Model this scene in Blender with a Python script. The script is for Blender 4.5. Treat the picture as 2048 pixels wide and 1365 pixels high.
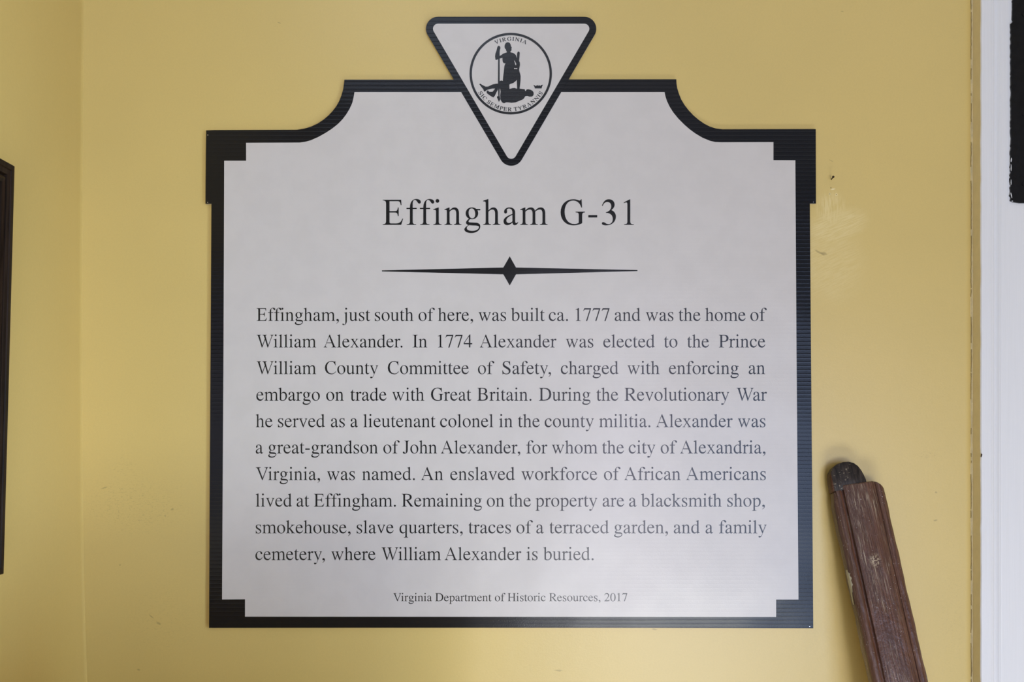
import bpy, bmesh, math, random, re
from mathutils import Vector, Matrix
from mathutils.geometry import tessellate_polygon

random.seed(7)
for o in list(bpy.data.objects):
    bpy.data.objects.remove(o, do_unlink=True)
S = bpy.context.scene
COL = S.collection

# ------------------------------------------------------------------ camera, light, exposure
W_PX, H_PX = 2048, 1365
LENS = 35.0
FPX = W_PX * LENS / 36.0            # focal length in pixels
D = FPX * 0.0006                    # camera to back wall (0.6 mm per pixel on the wall)
CAM_Z = 1.35
HOR = 880.0                         # image row of the camera's height (shifted lens)
cam_d = bpy.data.cameras.new('camera')
cam_d.lens = LENS
cam_d.sensor_width = 36.0
cam_d.shift_y = (HOR - H_PX / 2) / W_PX
cam_d.clip_start = 0.02
cam = bpy.data.objects.new('camera', cam_d)
cam.location = (0, -D, CAM_Z)
cam.rotation_euler = (math.pi / 2, 0, 0)
COL.objects.link(cam)
S.camera = cam

S.view_settings.view_transform = 'Standard'
S.view_settings.look = 'None'
S.view_settings.gamma = 1.0
S.view_settings.exposure = 0.0
S.view_settings.use_curve_mapping = False

world = bpy.data.worlds.new('room_ambient')
S.world = world
world.use_nodes = True
world.node_tree.nodes['Background'].inputs[0].default_value = (1.0, 0.97, 0.93, 1)
world.node_tree.nodes['Background'].inputs[1].default_value = 0.03


def area_light(name, loc, target, sx, sy, power, color):
    d = bpy.data.lights.new(name, 'AREA')
    d.shape = 'RECTANGLE'
    d.size, d.size_y = sx, sy
    d.energy = power
    d.color = color
    o = bpy.data.objects.new(name, d)
    o.location = loc
    o.rotation_euler = (Vector(target) - Vector(loc)).to_track_quat('-Z', 'Y').to_euler()
    COL.objects.link(o)
    return o


area_light('window_daylight', (1.25, -3.1, 0.95), (0.45, 0, 1.1), 0.75, 1.4, 18.5, (0.43, 0.60, 1.0))
area_light('window_gap_daylight', (0.46, -3.1, 1.1), (0.45, 0, 1.1), 0.4, 1.4, 16.5, (0.79, 0.77, 1.0))
area_light('low_fill', (0.62, -3.1, 0.38), (0.5, 0, 1.0), 0.8, 0.6, 20.5, (0.93, 0.97, 0.90))  # added fill from low down, brightens the bottom of the wall
area_light('side_fill', (1.27, -1.3, 1.2), (-0.5, -0.25, 1.25), 0.4, 1.0, 3.2, (0.67, 0.83, 1.0)).data.spread = math.radians(50)  # added fill from the right to lift the left wall; no doorway is built
area_light('ceiling_lamp', (-0.2, -1.0, 2.38), (-0.1, 0, 1.3), 0.5, 0.5, 2.0, (0.62, 0.75, 1.0))
area_light('floor_bounce_fill', (0.5, -1.0, 0.05), (0.4, 0, 1.1), 0.6, 0.6, 15.0, (0.80, 0.86, 1.0))  # added fill in place of light bouncing off the floor, not a lamp


# ------------------------------------------------------------------ helpers
def px(x, y, t=0.0):
    """photo pixel -> point on the plane t metres in front of the back wall"""
    s = (D - t) / FPX
    return Vector(((x - W_PX / 2) * s, -t, CAM_Z + (HOR - y) * s))


def lin(r, g, b):
    f = lambda c: (c / 255 / 12.92) if c / 255 <= 0.04045 else ((c / 255 + 0.055) / 1.105) ** 2.4
    return (f(r), f(g), f(b), 1.0)


def link(o, parent=None):
    COL.objects.link(o)
    if parent is not None:
        o.parent = parent
    return o


def mesh_obj(name, verts, faces, mats, parent=None, mat_idx=None, smooth=False):
    me = bpy.data.meshes.new(name)
    me.from_pydata([tuple(v) for v in verts], [], faces)
    for m in (mats if isinstance(mats, (list, tuple)) else [mats]):
        me.materials.append(m)
    if mat_idx:
        for p, i in zip(me.polygons, mat_idx):
            p.material_index = i
    for p in me.polygons:
        p.use_smooth = smooth
    me.update()
    o = bpy.data.objects.new(name, me)
    return link(o, parent)


def empty(name, loc, parent=None):
    o = bpy.data.objects.new(name, None)
    o.location = loc
    o.empty_display_size = 0.05
    return link(o, parent)


def tag(o, label=None, cat=None, kind=None, group=None):
    for k, v in (('label', label), ('category', cat), ('kind', kind), ('group', group)):
        if v:
            o[k] = v
    return o


def tess(loops):
    """loops of 2-D points (first outer, others holes) -> points, triangles"""
    loops3 = [[Vector((p[0], p[1], 0)) for p in l] for l in loops]
    tris = tessellate_polygon(loops3)
    flat = [p for l in loops for p in l]
    return flat, [tuple(t) for t in tris]


class Sheet:
    """collects flat shapes (photo pixels) on one plane, builds them as one mesh"""
    def __init__(self, t):
        self.t, self.v, self.f = t, [], []

    def add(self, loops):
        pts, tris = tess(loops)
        b = len(self.v)
        self.n = getattr(self, 'n', 0) + 1
        t = self.t + (self.n % 4) * 0.000012          # overprinted shapes never share a plane
        self.v += [px(p[0], p[1], t) for p in pts]
        for a, c, d in tris:
            n = (self.v[b + c] - self.v[b + a]).cross(self.v[b + d] - self.v[b + a])
            if n.y > 0:
                c, d = d, c
            self.f.append((b + a, b + c, b + d))
        return self

    def build(self, name, mat, parent):
        o = parent.matrix_world.translation if False else parent.location
        p = parent
        off = Vector((0, 0, 0))
        while p is not None:
            off += Vector(p.location)
            p = p.parent
        return mesh_obj(name, [v - off for v in self.v], self.f, mat, parent)


def slab(name, loop, t_front, t_back, mats, parent, bevel=0.0):
    """solid board cut along a pixel outline; mats = (front, cut edge)"""
    pts, tris = tess([loop])
    n = len(pts)
    off = Vector((0, 0, 0))
    p = parent
    while p is not None:
        off += Vector(p.location)
        p = p.parent
    vf = [px(q[0], q[1], t_front) for q in pts]
    vb = [Vector((q.x, -t_back, q.z)) for q in vf]
    faces, idx = [], []
    for a, c, d in tris:
        nn = (vf[c] - vf[a]).cross(vf[d] - vf[a])
        if nn.y > 0:
            c, d = d, c
        faces.append((a, c, d)); idx.append(0)
        faces.append((n + a, n + d, n + c)); idx.append(1)
    for i in range(n):
        j = (i + 1) % n
        faces.append((i, j, n + j, n + i)); idx.append(1)
    o = mesh_obj(name, [v - off for v in vf + vb], faces, list(mats), parent, idx)
    bm = bmesh.new()
    bm.from_mesh(o.data)
    bmesh.ops.recalc_face_normals(bm, faces=bm.faces)
    bm.to_mesh(o.data)
    bm.free()
    return o


# ------------------------------------------------------------------ node helpers
class NT:
    def __init__(self, name, rough=0.5, spec=0.5):
        self.m = bpy.data.materials.new(name)
        self.m.use_nodes = True
        self.t = self.m.node_tree
        self.b = self.t.nodes['Principled BSDF']
        self.b.inputs['Roughness'].default_value = rough
        self.b.inputs['Specular IOR Level'].default_value = spec
        self.tc = self.t.nodes.new('ShaderNodeTexCoord')

    def put(self, sock, v):
        if isinstance(v, bpy.types.NodeSocket):
            self.t.links.new(v, sock)
        else:
            sock.default_value = v

    def math(self, op, a, b=None, c=None, clamp=False):
        n = self.t.nodes.new('ShaderNodeMath')
        n.operation = op
        n.use_clamp = clamp
        for i, v in enumerate((a, b, c)):
            if v is not None:
                self.put(n.inputs[i], v)
        return n.outputs[0]

    def mix(self, f, a, b):
        n = self.t.nodes.new('ShaderNodeMix')
        n.data_type = 'RGBA'
        self.put(n.inputs[0], f)
        self.put(n.inputs[6], a)
        self.put(n.inputs[7], b)
        return n.outputs[2]

    def mapping(self, scale=(1, 1, 1), loc=(0, 0, 0), rot=(0, 0, 0), vec=None):
        n = self.t.nodes.new('ShaderNodeMapping')
        self.put(n.inputs['Vector'], vec or self.tc.outputs['Object'])
        n.inputs['Scale'].default_value = scale
        n.inputs['Location'].default_value = loc
        n.inputs['Rotation'].default_value = rot
        return n.outputs[0]

    def noise(self, scale, detail=4, rough=0.55, vec=None, dist=0.0):
        n = self.t.nodes.new('ShaderNodeTexNoise')
        self.put(n.inputs['Vector'], vec or self.tc.outputs['Object'])
        n.inputs['Scale'].default_value = scale
        n.inputs['Detail'].default_value = detail
        n.inputs['Roughness'].default_value = rough
        n.inputs['Distortion'].default_value = dist
        return n.outputs[0]

    def ramp(self, v, lo, hi, a=0.0, b=1.0):
        n = self.t.nodes.new('ShaderNodeMapRange')
        n.interpolation_type = 'SMOOTHSTEP'
        self.put(n.inputs[0], v)
        n.inputs[1].default_value = lo
        n.inputs[2].default_value = hi
        n.inputs[3].default_value = a
        n.inputs[4].default_value = b
        return n.outputs[0]

    def xyz(self, vec=None):
        n = self.t.nodes.new('ShaderNodeSeparateXYZ')
        self.put(n.inputs[0], vec or self.tc.outputs['Object'])
        return n.outputs

    def bump(self, h, strength=0.3, dist=0.001, prev=None):
        n = self.t.nodes.new('ShaderNodeBump')
        n.inputs['Strength'].default_value = strength
        n.inputs['Distance'].default_value = dist
        self.put(n.inputs['Height'], h)
        if prev is not None:
            self.put(n.inputs['Normal'], prev)
        return n.outputs[0]

    def color(self, v):
        self.put(self.b.inputs['Base Color'], v)

    def normal(self, v):
        self.put(self.b.inputs['Normal'], v)


# ------------------------------------------------------------------ materials
WALL = (0.69, 0.520, 0.182, 1)


def wall_material(name, marks=False):
    n = NT(name, 0.33, 0.5)
    fine = n.noise(420, 3, 0.6)
    mid = n.noise(60, 3, 0.5)
    broad = n.noise(3.0, 3, 0.5)
    col = n.mix(n.ramp(broad, 0.3, 0.7), (WALL[0] * 0.96, WALL[1] * 0.965, WALL[2] * 0.97, 1),
                (WALL[0] * 1.03, WALL[1] * 1.03, WALL[2] * 1.03, 1))
    col = n.mix(n.ramp(fine, 0.3, 0.75, 0.0, 0.10), col, (0.5, 0.39, 0.15, 1))
    grain = n.noise(1500, 2, 0.6)
    col = n.mix(n.ramp(grain, 0.3, 0.7, 0.0, 0.16), col, (0.52, 0.39, 0.13, 1))
    h = n.math('ADD', n.math('MULTIPLY', fine, 0.5), mid)
    nor = n.bump(h, 0.13, 0.0010)
    if marks:
        jit = n.mix(1.0, (0, 0, 0, 1), n.tc.outputs['Object'])
        jn = n.t.nodes.new('ShaderNodeTexNoise')
        jn.inputs['Scale'].default_value = 90
        jn.inputs['Detail'].default_value = 4
        n.put(jn.inputs['Vector'], n.tc.outputs['Object'])
        va = n.t.nodes.new('ShaderNodeVectorMath')
        va.operation = 'MULTIPLY_ADD'
        n.put(va.inputs[0], jn.outputs[1])
        va.inputs[1].default_value = (0.007, 0.0, 0.007)
        n.put(va.inputs[2], n.tc.outputs['Object'])
        wob = va.outputs[0]

        def spot(x, y, rx, ry, ang=0, soft=0.5, vec=wob, jitter=0.0035):
            p = px(x, y)
            mp = n.t.nodes.new('ShaderNodeMapping')
            mp.vector_type = 'TEXTURE'
            n.put(mp.inputs['Vector'], vec)
            jo = jitter if vec is wob else 0.0
            mp.inputs['Location'].default_value = (p.x + jo, 0, p.z + jo)
            mp.inputs['Rotation'].default_value = (0, math.radians(ang), 0)
            mp.inputs['Scale'].default_value = (rx * 0.0006, 10, ry * 0.0006)
            ln = n.t.nodes.new('ShaderNodeVectorMath')
            ln.operation = 'LENGTH'
            n.put(ln.inputs[0], mp.outputs[0])
            return n.ramp(ln.outputs['Value'], 1.0 + soft, 1.0 - soft)

        # brushed touch-up patch beside the sign
        brush = n.ramp(n.noise(1.0, 3, 0.6, n.mapping((55, 1, 760), vec=n.mapping(rot=(0, math.radians(24), 0)))), 0.38, 0.60)
        brush_v = n.ramp(n.noise(1.0, 3, 0.6, n.mapping((560, 1, 50))), 0.40, 0.56)
        p1 = spot(1672, 452, 58, 30, -15, 0.35)
        p2 = spot(1655, 520, 62, 75, -15, 0.5)
        p3 = spot(1662, 420, 26, 32, 0, 0.45)
        m1 = n.math('MULTIPLY', n.math('MAXIMUM', p1, n.math('MULTIPLY', p2, 0.6)), n.math('MULTIPLY_ADD', brush, 0.75, 0.25))
        m3 = n.math('MULTIPLY', p3, brush_v)
        m = n.math('MULTIPLY', n.math('MAXIMUM', m1, m3), 0.62, clamp=True)
        col = n.mix(m, col, (0.80, 0.655, 0.31, 1))
        # scuffs and dirt, each with a shape of its own
        scuff = n.ramp(n.noise(1.0, 5, 0.7, n.mapping((200, 1, 800))), 0.53, 0.66)
        speck = n.ramp(n.noise(520, 3, 0.6), 0.60, 0.70)
        dirt = n.math('MAXIMUM', n.math('MULTIPLY', scuff, 0.7), speck)
        area = n.math('MAXIMUM', spot(270, 1010, 85, 50, 0, 0.8), n.math('MULTIPLY', spot(245, 935, 30, 20, 0, 0.8), 0.7))
        area = n.math('MAXIMUM', area, spot(1850, 910, 22, 6, 0, 0.8))
        area = n.math('MAXIMUM', area, n.math('MULTIPLY', spot(1905, 1220, 25, 130, 0, 0.8), 0.4))
        area = n.math('MAXIMUM', area, n.math('MULTIPLY', spot(320, 1240, 60, 60, 0, 0.8), 0.5))
        col = n.mix(n.math('MULTIPLY', n.math('MULTIPLY', dirt, area), 0.55, clamp=True), col, (0.30, 0.22, 0.08, 1))
        marks_dark = [(318, 1247, 3.5, 2.2, 30), (303, 1234, 5, 1, 35), (208, 977, 5, 1.3, -15), (331, 1032, 1.6, 1.6, 0),
                      (345, 1018, 3, 2, 0), (241, 1131, 1.2, 1.2, 0), (1872, 986, 2.4, 1.6, 0), (1872, 1041, 2, 1.4, 0),
                      (1117, 1341, 7, 1.2, 0), (559, 46, 4, 1, 10), (1685, 22.5, 2.6, 0.7, 0), (140, 97, 1.2, 1.6, 0),
                      (1638, 505, 9, 2, 25), (1647, 508, 7, 2.2, 20), (278, 1340, 3, 2.5, 0), (1310, 1259, 5, 1.5, 0),
                      (1662, 322, 4, 0.6, 20)]
        for (x, y, rx, ry, a) in marks_dark:
            col = n.mix(n.math('MULTIPLY', spot(x, y, rx, ry, a, 0.6), 0.42), col, (0.20, 0.14, 0.045, 1))
        obj = n.tc.outputs['Object']
        # filled holes: pale ring of filler, dark pin hole
        for (x, y, r) in ((1672.8, 389.5, 2.1), (1660, 388.5, 1.7)):
            ring = n.math('SUBTRACT', spot(x, y, r * 1.15, r * 1.25, 0, 0.35, obj), spot(x, y, r * 0.55, r * 0.7, 0, 0.3, obj))
            col = n.mix(n.math('MULTIPLY', ring, 0.6, clamp=True), col, (0.86, 0.74, 0.42, 1))
            col = n.mix(n.math('MULTIPLY', spot(x - .3, y - .3, 0.8, 1.0, 0, 0.5, obj), 0.8), col, (0.10, 0.07, 0.02, 1))
        col = n.mix(n.math('MULTIPLY', spot(1666, 378.6, 4.0, 1.4, -12, 0.5, obj), 0.75), col, (0.88, 0.76, 0.45, 1))
        col = n.mix(n.math('MULTIPLY', spot(1661.8, 375.9, 1.2, 1.2, 0, 0.5, obj), 0.7), col, (0.14, 0.10, 0.03, 1))
        nor = n.bump(n.math('MULTIPLY', spot(1688, 20, 22, 20, 0, 0.9, obj), 1.0), 0.5, 0.0012, nor)
    n.color(col)
    n.normal(nor)
    return n.m


def flute_height(n):
    z = n.xyz()[2]
    w = n.math('SINE', n.math('MULTIPLY', z, math.tau / 0.00474))
    return n.math('POWER', n.math('MULTIPLY_ADD', w, 0.5, 0.5), 5.0)


def plastic(name, base, rough, spec, flute):
    n = NT(name, rough, spec)
    f = flute_height(n)
    wav = n.noise(5.0, 2, 0.5)
    tiny = n.noise(900, 2, 0.5)
    nor = n.bump(wav, 0.35, 0.012)
    nor = n.bump(tiny, 0.12, 0.0004, nor)
    nor = n.bump(f, flute, 0.0006, nor)
    mott = n.noise(35, 3, 0.6)
    c2 = tuple(c * 0.97 for c in base[:3]) + (1,)
    n.color(n.mix(n.ramp(mott, 0.35, 0.65), base, c2))
    n.normal(nor)
    return n.m


M = {}
M['wall'] = wall_material('yellow_wall_paint', True)
M['wall_side'] = wall_material('yellow_side_wall_paint', False)
M['black_print'] = plastic('black_printed_plastic', (0.008, 0.008, 0.0090, 1), 0.23, 0.32, 0.10)
M['white_print'] = plastic('white_printed_plastic', (0.64, 0.605, 0.575, 1), 0.235, 0.32, 0.025)
M['ink'] = plastic('black_ink', (0.011, 0.0105, 0.010, 1), 0.25, 0.45, 0.025)


def simple(name, col, rough=0.5, spec=0.5, metal=0.0, nscale=None, var=0.12, bump=0.1):
    n = NT(name, rough, spec)
    n.b.inputs['Metallic'].default_value = metal
    ns = n.noise(nscale or 60, 4, 0.6)
    n.color(n.mix(n.ramp(ns, 0.3, 0.7), tuple(c * (1 - var) for c in col[:3]) + (1,), tuple(min(1, c * (1 + var)) for c in col[:3]) + (1,)))
    n.normal(n.bump(ns, bump, 0.0008))
    return n.m


M['core'] = simple('cream_plastic_core', (0.62, 0.56, 0.40, 1), 0.6)
M['steel'] = simple('bright_steel', (0.75, 0.75, 0.78, 1), 0.25, 0.5, 1.0)
M['iron'] = simple('black_painted_iron', (0.004, 0.004, 0.0046, 1), 0.42, 0.22, 0.0, 140, 0.3, 0.35)
M['nail'] = simple('rusty_nail', (0.045, 0.028, 0.012, 1), 0.6, 0.3, 0.3)
M['caulk'] = simple('yellow_caulk', (0.80, 0.71, 0.46, 1), 0.5)
M['crack'] = simple('dark_crack', (0.20, 0.145, 0.055, 1), 0.9, 0.1)
M['edge'] = simple('yellow_casing_edge_lightened', (0.86, 0.77, 0.54, 1), 0.42, 0.4, 0, 60, 0.03, 0.1)  # base raised to make up for the shade on this side face
M['glass_art'] = simple('dark_picture', (0.03, 0.03, 0.03, 1), 0.2)


def trim_paint():
    n = NT('white_trim_paint', 0.32, 0.5)
    streak = n.noise(1.0, 4, 0.6, n.mapping((900, 900, 14)))
    n.color(n.mix(n.ramp(streak, 0.3, 0.7), (0.755, 0.755, 0.755, 1), (0.775, 0.775, 0.78, 1)))
    n.normal(n.bump(streak, 0.10, 0.0008))
    return n.m


M['trim'] = trim_paint()


def frame_wood():
    n = NT('dark_brown_frame_wood', 0.45, 0.1)
    g = n.noise(1.0, 4, 0.6, n.mapping((400, 400, 14)))
    n.color(n.mix(n.ramp(g, 0.3, 0.7), (0.008, 0.004, 0.002, 1), (0.026, 0.014, 0.008, 1)))
    n.normal(n.bump(g, 0.1, 0.0006))
    return n.m


M['frame'] = frame_wood()


def rail_wood():
    # object space: x across, y out of the wall side, z along the rail (0 at the top shoulder, negative downwards)
    n = NT('worn_brown_rail_wood', 0.34, 0.5)
    grain = n.noise(1.0, 5, 0.65, n.mapping((520, 420, 13), rot=(0, math.radians(2), 0)))
    broad = n.noise(26, 4, 0.6, n.mapping((1, 1, 0.6)))
    col = n.mix(n.ramp(grain, 0.3, 0.72), (0.055, 0.022, 0.014, 1), (0.185, 0.092, 0.062, 1))
    col = n.mix(n.ramp(broad, 0.38, 0.62, 0.0, 0.6), col, (0.062, 0.028, 0.019, 1))
    xx = n.xyz()[0]
    face = n.ramp(n.math('ABSOLUTE', n.math('SUBTRACT', xx, 0.002)), 0.0235, 0.010)
    # pale lengthwise scratches where the finish has worn
    sc = n.ramp(n.noise(1.0, 4, 0.7, n.mapping((1500, 500, 48), rot=(0, math.radians(4), 0))), 0.53, 0.68)
    sc2 = n.ramp(n.noise(1.0, 2, 0.7, n.mapping((700, 500, 16), loc=(5, 2, 1), rot=(0, math.radians(5), 0))), 0.60, 0.68)
    patch = n.ramp(n.noise(24, 3, 0.6, n.mapping((1.2, 1, 0.6))), 0.42, 0.60)
    sm = n.math('MULTIPLY', n.math('MULTIPLY', n.math('MAXIMUM', sc, sc2), patch), n.math('MULTIPLY_ADD', face, 0.6, 0.12))
    col = n.mix(sm, col, (0.58, 0.48, 0.34, 1))
    # pale flecks and dents
    fl = n.ramp(n.noise(520, 2, 0.6, n.mapping((1.3, 1.3, 0.8))), 0.66, 0.73)
    patch2 = n.ramp(n.noise(38, 3, 0.6), 0.44, 0.60)
    col = n.mix(n.math('MULTIPLY', n.math('MULTIPLY', fl, patch2), 0.8), col, (0.60, 0.56, 0.54, 1))
    # bare patch of scraped finish in the middle of the face
    mp = n.t.nodes.new('ShaderNodeMapping')
    mp.vector_type = 'TEXTURE'
    n.put(mp.inputs['Vector'], n.tc.outputs['Object'])
    mp.inputs['Location'].default_value = (0.0005, 0, -0.092)
    mp.inputs['Scale'].default_value = (0.0075, 1, 0.0085)
    ln = n.t.nodes.new('ShaderNodeVectorMath')
    ln.operation = 'LENGTH'
    n.put(ln.inputs[0], mp.outputs[0])
    spot_ = n.math('MULTIPLY', n.ramp(ln.outputs['Value'], 1.2, 0.3), n.ramp(n.noise(520, 3, 0.6), 0.47, 0.56))
    col = n.mix(n.math('MULTIPLY', spot_, 0.85), col, (0.50, 0.40, 0.27, 1))
    # the quirk beside each bead keeps its old reddish finish
    q1 = n.ramp(n.math('ABSOLUTE', n.math('SUBTRACT', xx, -0.0205)), 0.0016, 0.0006)
    col = n.mix(n.math('MULTIPLY', q1, 0.8), col, (0.13, 0.045, 0.018, 1))
    n.color(col)
    n.put(n.b.inputs['Roughness'], n.ramp(broad, 0.3, 0.7, 0.24, 0.42))
    nor = n.bump(grain, 0.30, 0.0012)
    nor = n.bump(n.noise(190, 4, 0.6, n.mapping((1, 1, 0.5))), 0.5, 0.0016, nor)
    n.normal(nor)
    return n.m


M['rail'] = rail_wood()


def tenon_wood():
    n = NT('blackened_tenon_wood', 0.5, 0.25)
    g = n.noise(1.0, 5, 0.65, n.mapping((300, 300, 60)))
    xx = n.xyz()[0]
    col = n.mix(n.ramp(g, 0.3, 0.7), (0.012, 0.011, 0.012, 1), (0.055, 0.043, 0.038, 1))
    fl = n.ramp(n.noise(420, 3, 0.6, n.mapping((0.7, 1, 1.2))), 0.60, 0.72)
    left = n.ramp(xx, 0.004, -0.012)
    col = n.mix(n.math('MULTIPLY', n.math('MULTIPLY', fl, left), 0.6), col, (0.50, 0.42, 0.30, 1))
    col = n.mix(n.math('MULTIPLY', n.ramp(xx, -0.0272, -0.0285), 0.7), col, (0.10, 0.035, 0.010, 1))
    n.color(col)
    n.normal(n.bump(g, 0.4, 0.0015))
    return n.m


M['tenon'] = tenon_wood()
M['chip'] = simple('pale_primer', (0.50, 0.47, 0.34, 1), 0.6, 0.3, 0, 300)
M['floor'] = simple('brown_floor_boards', (0.16, 0.09, 0.05, 1), 0.5, 0.4, 0, 8)

# ------------------------------------------------------------------ the setting
XL = (165 - 1024) * 0.0006
# back wall: a flat plastered wall, a hair of thickness behind
mesh_obj('wall_back', [(-0.62, 0, 0), (1.3, 0, 0), (1.3, 0, 2.6), (-0.62, 0, 2.6),
                       (-0.62, 0.1, 0), (1.3, 0.1, 0), (1.3, 0.1, 2.6), (-0.62, 0.1, 2.6)],
         [(0, 1, 2, 3), (5, 4, 7, 6), (4, 0, 3, 7), (1, 5, 6, 2), (3, 2, 6, 7), (4, 5, 1, 0)], M['wall'])
tag(bpy.data.objects['wall_back'], kind='structure')

# left wall: its plaster corner wanders a little, as in the photograph
cx_rows = [(-900, 165.5), (0, 165.5), (200, 164.5), (450, 162.5), (800, 162.5), (950, 163.5), (1050, 164.5), (1150, 166), (1250, 168.5),
           (1310, 171), (1365, 172.5), (3130, 176)]
rows = []
for i in range(60):
    z = 2.6 * i / 59
    y = HOR - (z - CAM_Z) / 0.0006
    for k in range(len(cx_rows) - 1):
        (ya, xa), (yb, xb) = cx_rows[k], cx_rows[k + 1]
        if ya <= y <= yb or k == len(cx_rows) - 2:
            f = min(max((y - ya) / (yb - ya), 0), 1)
            xc = xa + (xb - xa) * f
            break
    rows.append((z, (xc - 1024) * 0.0006))
v, f = [], []
ys = [0.0, -0.002, -0.006, -0.02, -0.06, -0.15, -0.4, -1.1]
for z, xc in rows:
    for k, yy in enumerate(ys):
        w = max(0.0, 1 - (-yy) / 0.15)
        rnd = 0.0012 if k == 0 else (0.0004 if k == 1 else 0)
        v.append((XL * (1 - w) + xc * w + rnd, yy, z))
nk = len(ys)
for i in range(len(rows) - 1):
    for k in range(nk - 1):
        a = i * nk + k
        f.append((a + 1, a, a + nk, a + nk + 1))
b = len(v)
v += [(XL - 0.1, 0.0, 0), (XL - 0.1, -1.1, 0), (XL - 0.1, -1.1, 2.6), (XL - 0.1, 0.0, 2.6)]
f.append((b, b + 1, b + 2, b + 3))
wl = mesh_obj('wall_left', v, f, M['wall_side'], None, None, True)
tag(wl, kind='structure')

fl = mesh_obj('floor', [(-0.62, 0.1, 0), (1.3, 0.1, 0), (1.3, -3.4, 0), (-0.62, -3.4, 0),
                        (-0.62, 0.1, -0.05), (1.3, 0.1, -0.05), (1.3, -3.4, -0.05), (-0.62, -3.4, -0.05)],
              [(1, 0, 3, 2), (4, 5, 6, 7), (0, 1, 5, 4), (1, 2, 6, 5), (2, 3, 7, 6), (3, 0, 4, 7)], M['floor'])
tag(fl, kind='structure')

def box(name, x0, x1, y0, y1, z0, z1, mat):
    v = [(x0, y0, z0), (x1, y0, z0), (x1, y1, z0), (x0, y1, z0), (x0, y0, z1), (x1, y0, z1), (x1, y1, z1), (x0, y1, z1)]
    return mesh_obj(name, v, [(0, 1, 5, 4), (1, 2, 6, 5), (2, 3, 7, 6), (3, 0, 4, 7), (4, 5, 6, 7), (3, 2, 1, 0)], mat)


tag(box('ceiling', -0.62, 1.5, -2.2, 0.1, 2.4, 2.5, M['trim']), kind='structure')
tag(box('wall_right', 1.3, 1.4, -1.5, 0.1, 0.0, 2.4, M['wall_side']), kind='structure')

# unseen low wall by the left corner, added to shade the lower left
kw = [(-0.515, -0.54, 0), (0.0, -0.54, 0), (0.0, -0.44, 0), (-0.515, -0.44, 0)]
v = kw + [(x, y, 1.105) for x, y, z in kw]
wl2 = mesh_obj('wall_shade', v, [(0, 1, 5, 4), (1, 2, 6, 5), (2, 3, 7, 6), (3, 0, 4, 7), (4, 5, 6, 7), (3, 2, 1, 0)], M['wall_side'])
tag(wl2, kind='structure')
cp = [(-0.515, -0.55), (0.01, -0.55), (0.01, -0.43), (-0.515, -0.43)]
v = [(x, y, 1.105) for x, y in cp] + [(x, y, 1.127) for x, y in cp]
tag(mesh_obj('wall_shade_cap', v, [(0, 1, 5, 4), (1, 2, 6, 5), (2, 3, 7, 6), (3, 0, 4, 7), (4, 5, 6, 7), (3, 2, 1, 0)], M['trim'], wl2), 'white cap board of the added shade wall')

# door casing on the right: moulded front painted white, edge in wall yellow, lightened to offset its shade
XC = (1944 - 1024) * 0.0006
TC = 0.0227
prof = [(0.0, 0.0), (0.0, TC - 0.0012), (0.0010, TC), (0.0122, TC), (0.0128, TC - 0.0006), (0.0150, TC - 0.0008), (0.0165, TC - 0.0026),
        (0.0185, TC - 0.0032), (0.0205, TC - 0.0022), (0.0222, TC - 0.0011), (0.0230, TC - 0.0008), (0.0238, TC - 0.0004),
        (0.0250, TC), (0.12, TC), (0.12, 0.0)]
nz = 240
v, f, idx = [], [], []
for i in range(nz + 1):
    z = 2.6 * i / nz
    wob = random.uniform(-0.0003, 0.0003)
    for k, (dx, ty) in enumerate(prof):
        wx = wob if k in (1, 2) else 0.0
        v.append((XC + dx + wx, -ty, z))
npf = len(prof)
for i in range(nz):
    for k in range(npf - 1):
        a = i * npf + k
        f.append((a, a + 1, a + npf + 1, a + npf))
        idx.append(1 if k < 1 else 0)
cas = mesh_obj('trim_1', v, f, [M['trim'], M['edge']], None, idx, False)
tag(cas, kind='structure')
# cracked bead of paint where the casing meets the wall
v, f, idx = [], [], []
nz = 700
xr = XC + 0.0003
xl = xc_ = 0.0
run, on = 0, 0
for i in range(nz + 1):
    z = 0.95 + 1.05 * i / nz
    xl = 0.90 * xl + 0.10 * random.uniform(-1, 1) * 2
    xc_ = 0.8 * xc_ + 0.2 * random.uniform(-1, 1)
    wl_ = 0.0013 + 0.0006 * xl
    hh = 0.0008 + 0.0004 * random.random()
    cw_ = 0.0005 + 0.0003 * xc_
    v += [(xr - wl_ - cw_, -0.0001, z), (xr - wl_, -0.0003, z), (xr - wl_ * 0.6, -hh - 0.0008, z), (xr, -hh - 0.0012, z)]
for i in range(nz):
    if run <= 0:
        on = 0 if on else 1
        run = int(random.expovariate(1 / 14.0)) + 2 if on else int(random.expovariate(1 / 9.0)) + 1
    run -= 1
    for k in range(3):
        a = i * 4 + k
        f.append((a, a + 1, a + 5, a + 4))
        idx.append(1 if (k == 0 and on) else 0)
ck = mesh_obj('caulk_bead', v, f, [M['caulk'], M['crack']], cas, idx)
# chips in the white paint
for (x, y, r) in ((1963.0, 910.5, 1.6), (1962.6, 913, 1.3)):
    c = px(x, y, TC + 0.0004)
    pts = [(x + r * (0.8 + .4 * random.random()) * math.cos(a * 0.785), y + 1.7 * r * (0.8 + .4 * random.random()) * math.sin(a * 0.785)) for a in range(8)]
    Sheet(TC + 0.0003).add([pts]).build('paint_chip', M['nail'], cas)

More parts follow.
